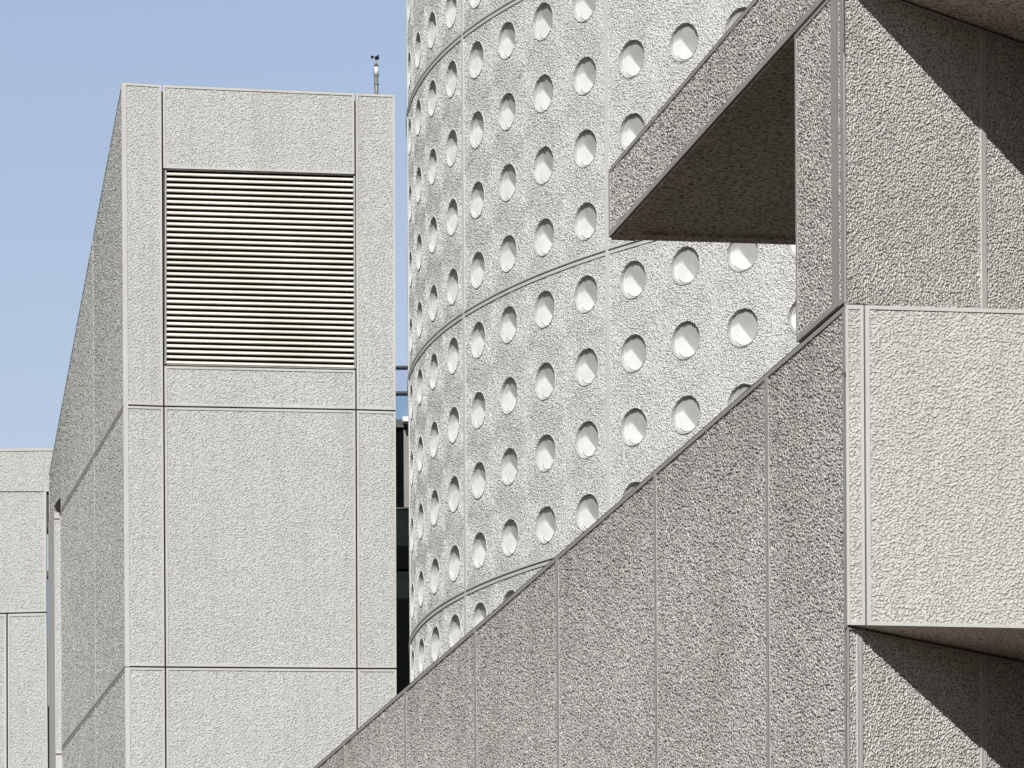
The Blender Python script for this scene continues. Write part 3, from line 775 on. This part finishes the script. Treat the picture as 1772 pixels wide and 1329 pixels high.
# =================================================================== BACKGROUND GLASS BUILDINGS
def strips(parent, depth, x0, x1, bands, prefix='window_band'):
    for (y0, y1, mat, nm, fwd) in bands:
        p = at(x0, y1, depth); q = at(x1, y1, depth); t = at(x0, y0, depth)
        m_ = MB(); m_.box([p[0], p[1]-fwd, p[2]], [q[0]-p[0], 0, 0], [0, .6, 0], [0, 0, t[2]-p[2]]); m_.build(nm, mat, parent)
DG = 11500
gb = at(700, 900, DG)
gl = empty('glass_building', (gb[0], gb[1], 0), 'blue and dark glass building seen in the gap beside the round building', 'building')
strips(gl, DG, 600, 790, [(500, 632.5, M['pale_glass'], 'glass_band', 0)], '') if False else None
strips(gl, DG, 600, 790, [
    (634.5, 637.5, M['mullion'], 'mullion', .06), (637.5, 678.5, M['pale_glass'], 'glass_band', 0), (678.5, 682.5, M['mullion'], 'mullion', .06),
    (682.5, 727.5, M['blue_glass'], 'glass_band', 0), (742, 879, M['dark_glass'], 'glass_band', 0), (879, 881.5, M['mullion'], 'mullion', .03),
    (881.5, 945, M['green_glass'], 'glass_band', 0), (945, 985, M['dark_glass'], 'glass_band', 0.02), (985, 1036, M['green_glass'], 'glass_band', -.05),
    (1036, 2560, M['dark_glass'], 'glass_band', 0.01)])
strips(gl, DG, 600, 697.5, [(728, 741.5, M['mullion'], 'ledge', .1)]); strips(gl, DG, 697.7, 790, [(728, 736, M['sleeve'], 'ledge', .4), (736, 741.9, M['mullion'], 'ledge', .1)])
strips(gl, DG, 699.3, 790, [(744, 878.8, M['core'], 'column', .05)])
gb2 = at(82, 900, DG)
gl2 = empty('glass_building', (gb2[0], gb2[1], 0), 'sliver of blue glass building between the low block and the tower', 'building')
strips(gl2, DG, 40, 130, [(853-20, 916.5, M['brown'], 'canopy', .1), (989, 999, M['mullion'], 'mullion', .06), (999, 1100, M['blue_glass'], 'glass_band', 0),
                          (1100, 2560, M['core'], 'base_wall', 0)])
mb = MB(); p = at(120, 1000, DG); t = at(120, 830, DG)
mb.box([p[0], p[1]+.1, 0], [3, 0, 0], [0, 3, 0], [0, 0, t[2]]); mb.build('side_wall', M['core'], gl2)

# =================================================================== WORLD, SUN, CAMERA
p_, q_ = -0.30, -1.425
sd = Vector((p_, q_, 1)).normalized()        # towards the sun
elev = math.asin(sd.z); az = math.atan2(sd.x, sd.y)
w = bpy.data.worlds.new('World'); sc.world = w; w.use_nodes = True
nt = w.node_tree; bg = nt.nodes['Background']
sky = nt.nodes.new('ShaderNodeTexSky'); sky.sky_type = 'NISHITA'; sky.sun_disc = False
sky.sun_elevation = elev; sky.sun_rotation = az
sky.air_density = 1.3; sky.dust_density = 0.2; sky.ozone_density = 1.0; sky.altitude = 0
mx = nt.nodes.new('ShaderNodeMix'); mx.data_type = 'RGBA'; mx.blend_type = 'MULTIPLY'; mx.inputs[0].default_value = 1
mx.inputs[7].default_value = (1.13, 0.97, 0.98, 1)
tc = nt.nodes.new('ShaderNodeTexCoord'); sp = nt.nodes.new('ShaderNodeSeparateXYZ'); nt.links.new(tc.outputs['Generated'], sp.inputs[0])
mr = nt.nodes.new('ShaderNodeMapRange'); mr.interpolation_type = 'SMOOTHSTEP'
mr.inputs[1].default_value = .30; mr.inputs[2].default_value = .58; mr.inputs[3].default_value = 1.0; mr.inputs[4].default_value = .22
nt.links.new(sp.outputs[2], mr.inputs[0])
m2 = nt.nodes.new('ShaderNodeMapRange'); m2.inputs[1].default_value = .14; m2.inputs[2].default_value = .30; m2.inputs[3].default_value = .93; m2.inputs[4].default_value = 1.15
nt.links.new(sp.outputs[2], m2.inputs[0])
sc1 = nt.nodes.new('ShaderNodeMath'); sc1.operation = 'MULTIPLY'; nt.links.new(mr.outputs[0], sc1.inputs[0]); nt.links.new(m2.outputs[0], sc1.inputs[1])
m3 = nt.nodes.new('ShaderNodeMapRange'); m3.interpolation_type = 'SMOOTHSTEP'      # sky dimmed behind the camera to cut fill on shaded walls
m3.inputs[1].default_value = -.25; m3.inputs[2].default_value = .45; m3.inputs[3].default_value = .45; m3.inputs[4].default_value = 1.0
nt.links.new(sp.outputs[1], m3.inputs[0])
sc2 = nt.nodes.new('ShaderNodeMath'); sc2.operation = 'MULTIPLY'; nt.links.new(sc1.outputs[0], sc2.inputs[0]); nt.links.new(m3.outputs[0], sc2.inputs[1]); sc1 = sc2
vm = nt.nodes.new('ShaderNodeVectorMath'); vm.operation = 'SCALE'; nt.links.new(sky.outputs[0], vm.inputs[0]); nt.links.new(sc1.outputs[0], vm.inputs['Scale'])
nt.links.new(vm.outputs[0], mx.inputs[6]); nt.links.new(mx.outputs[2], bg.inputs[0]); bg.inputs[1].default_value = 0.106
sl = bpy.data.lights.new('sun', 'SUN'); sl.energy = 5.0; sl.angle = math.radians(.5); sl.color = (1.0, 0.995, 0.96)
so = bpy.data.objects.new('sun', sl); COL.objects.link(so); so.rotation_euler = (-sd).to_track_quat('-Z', 'Y').to_euler(); so.location = (0, -20, 60)

cam = bpy.data.cameras.new('camera'); co = bpy.data.objects.new('camera', cam); COL.objects.link(co)
co.location = (0, 0, CAMZ)
from mathutils import Matrix
co.rotation_euler = (Matrix.Rotation(math.pi/2, 3, 'X') @ Matrix.Rotation(ROLL, 3, 'Z')).to_euler()
cam.sensor_fit = 'HORIZONTAL'; cam.sensor_width = 36; cam.lens = F/1772*36
D_ = YH-664.5
cam.shift_x = SS*D_/1772; cam.shift_y = CC*D_/1772
cam.clip_start = 1; cam.clip_end = 9000
sc.camera = co
sc.view_settings.view_transform = 'Standard'; sc.view_settings.look = 'None'; sc.view_settings.exposure = 0
sc.cycles.max_bounces = 6; sc.cycles.diffuse_bounces = 2
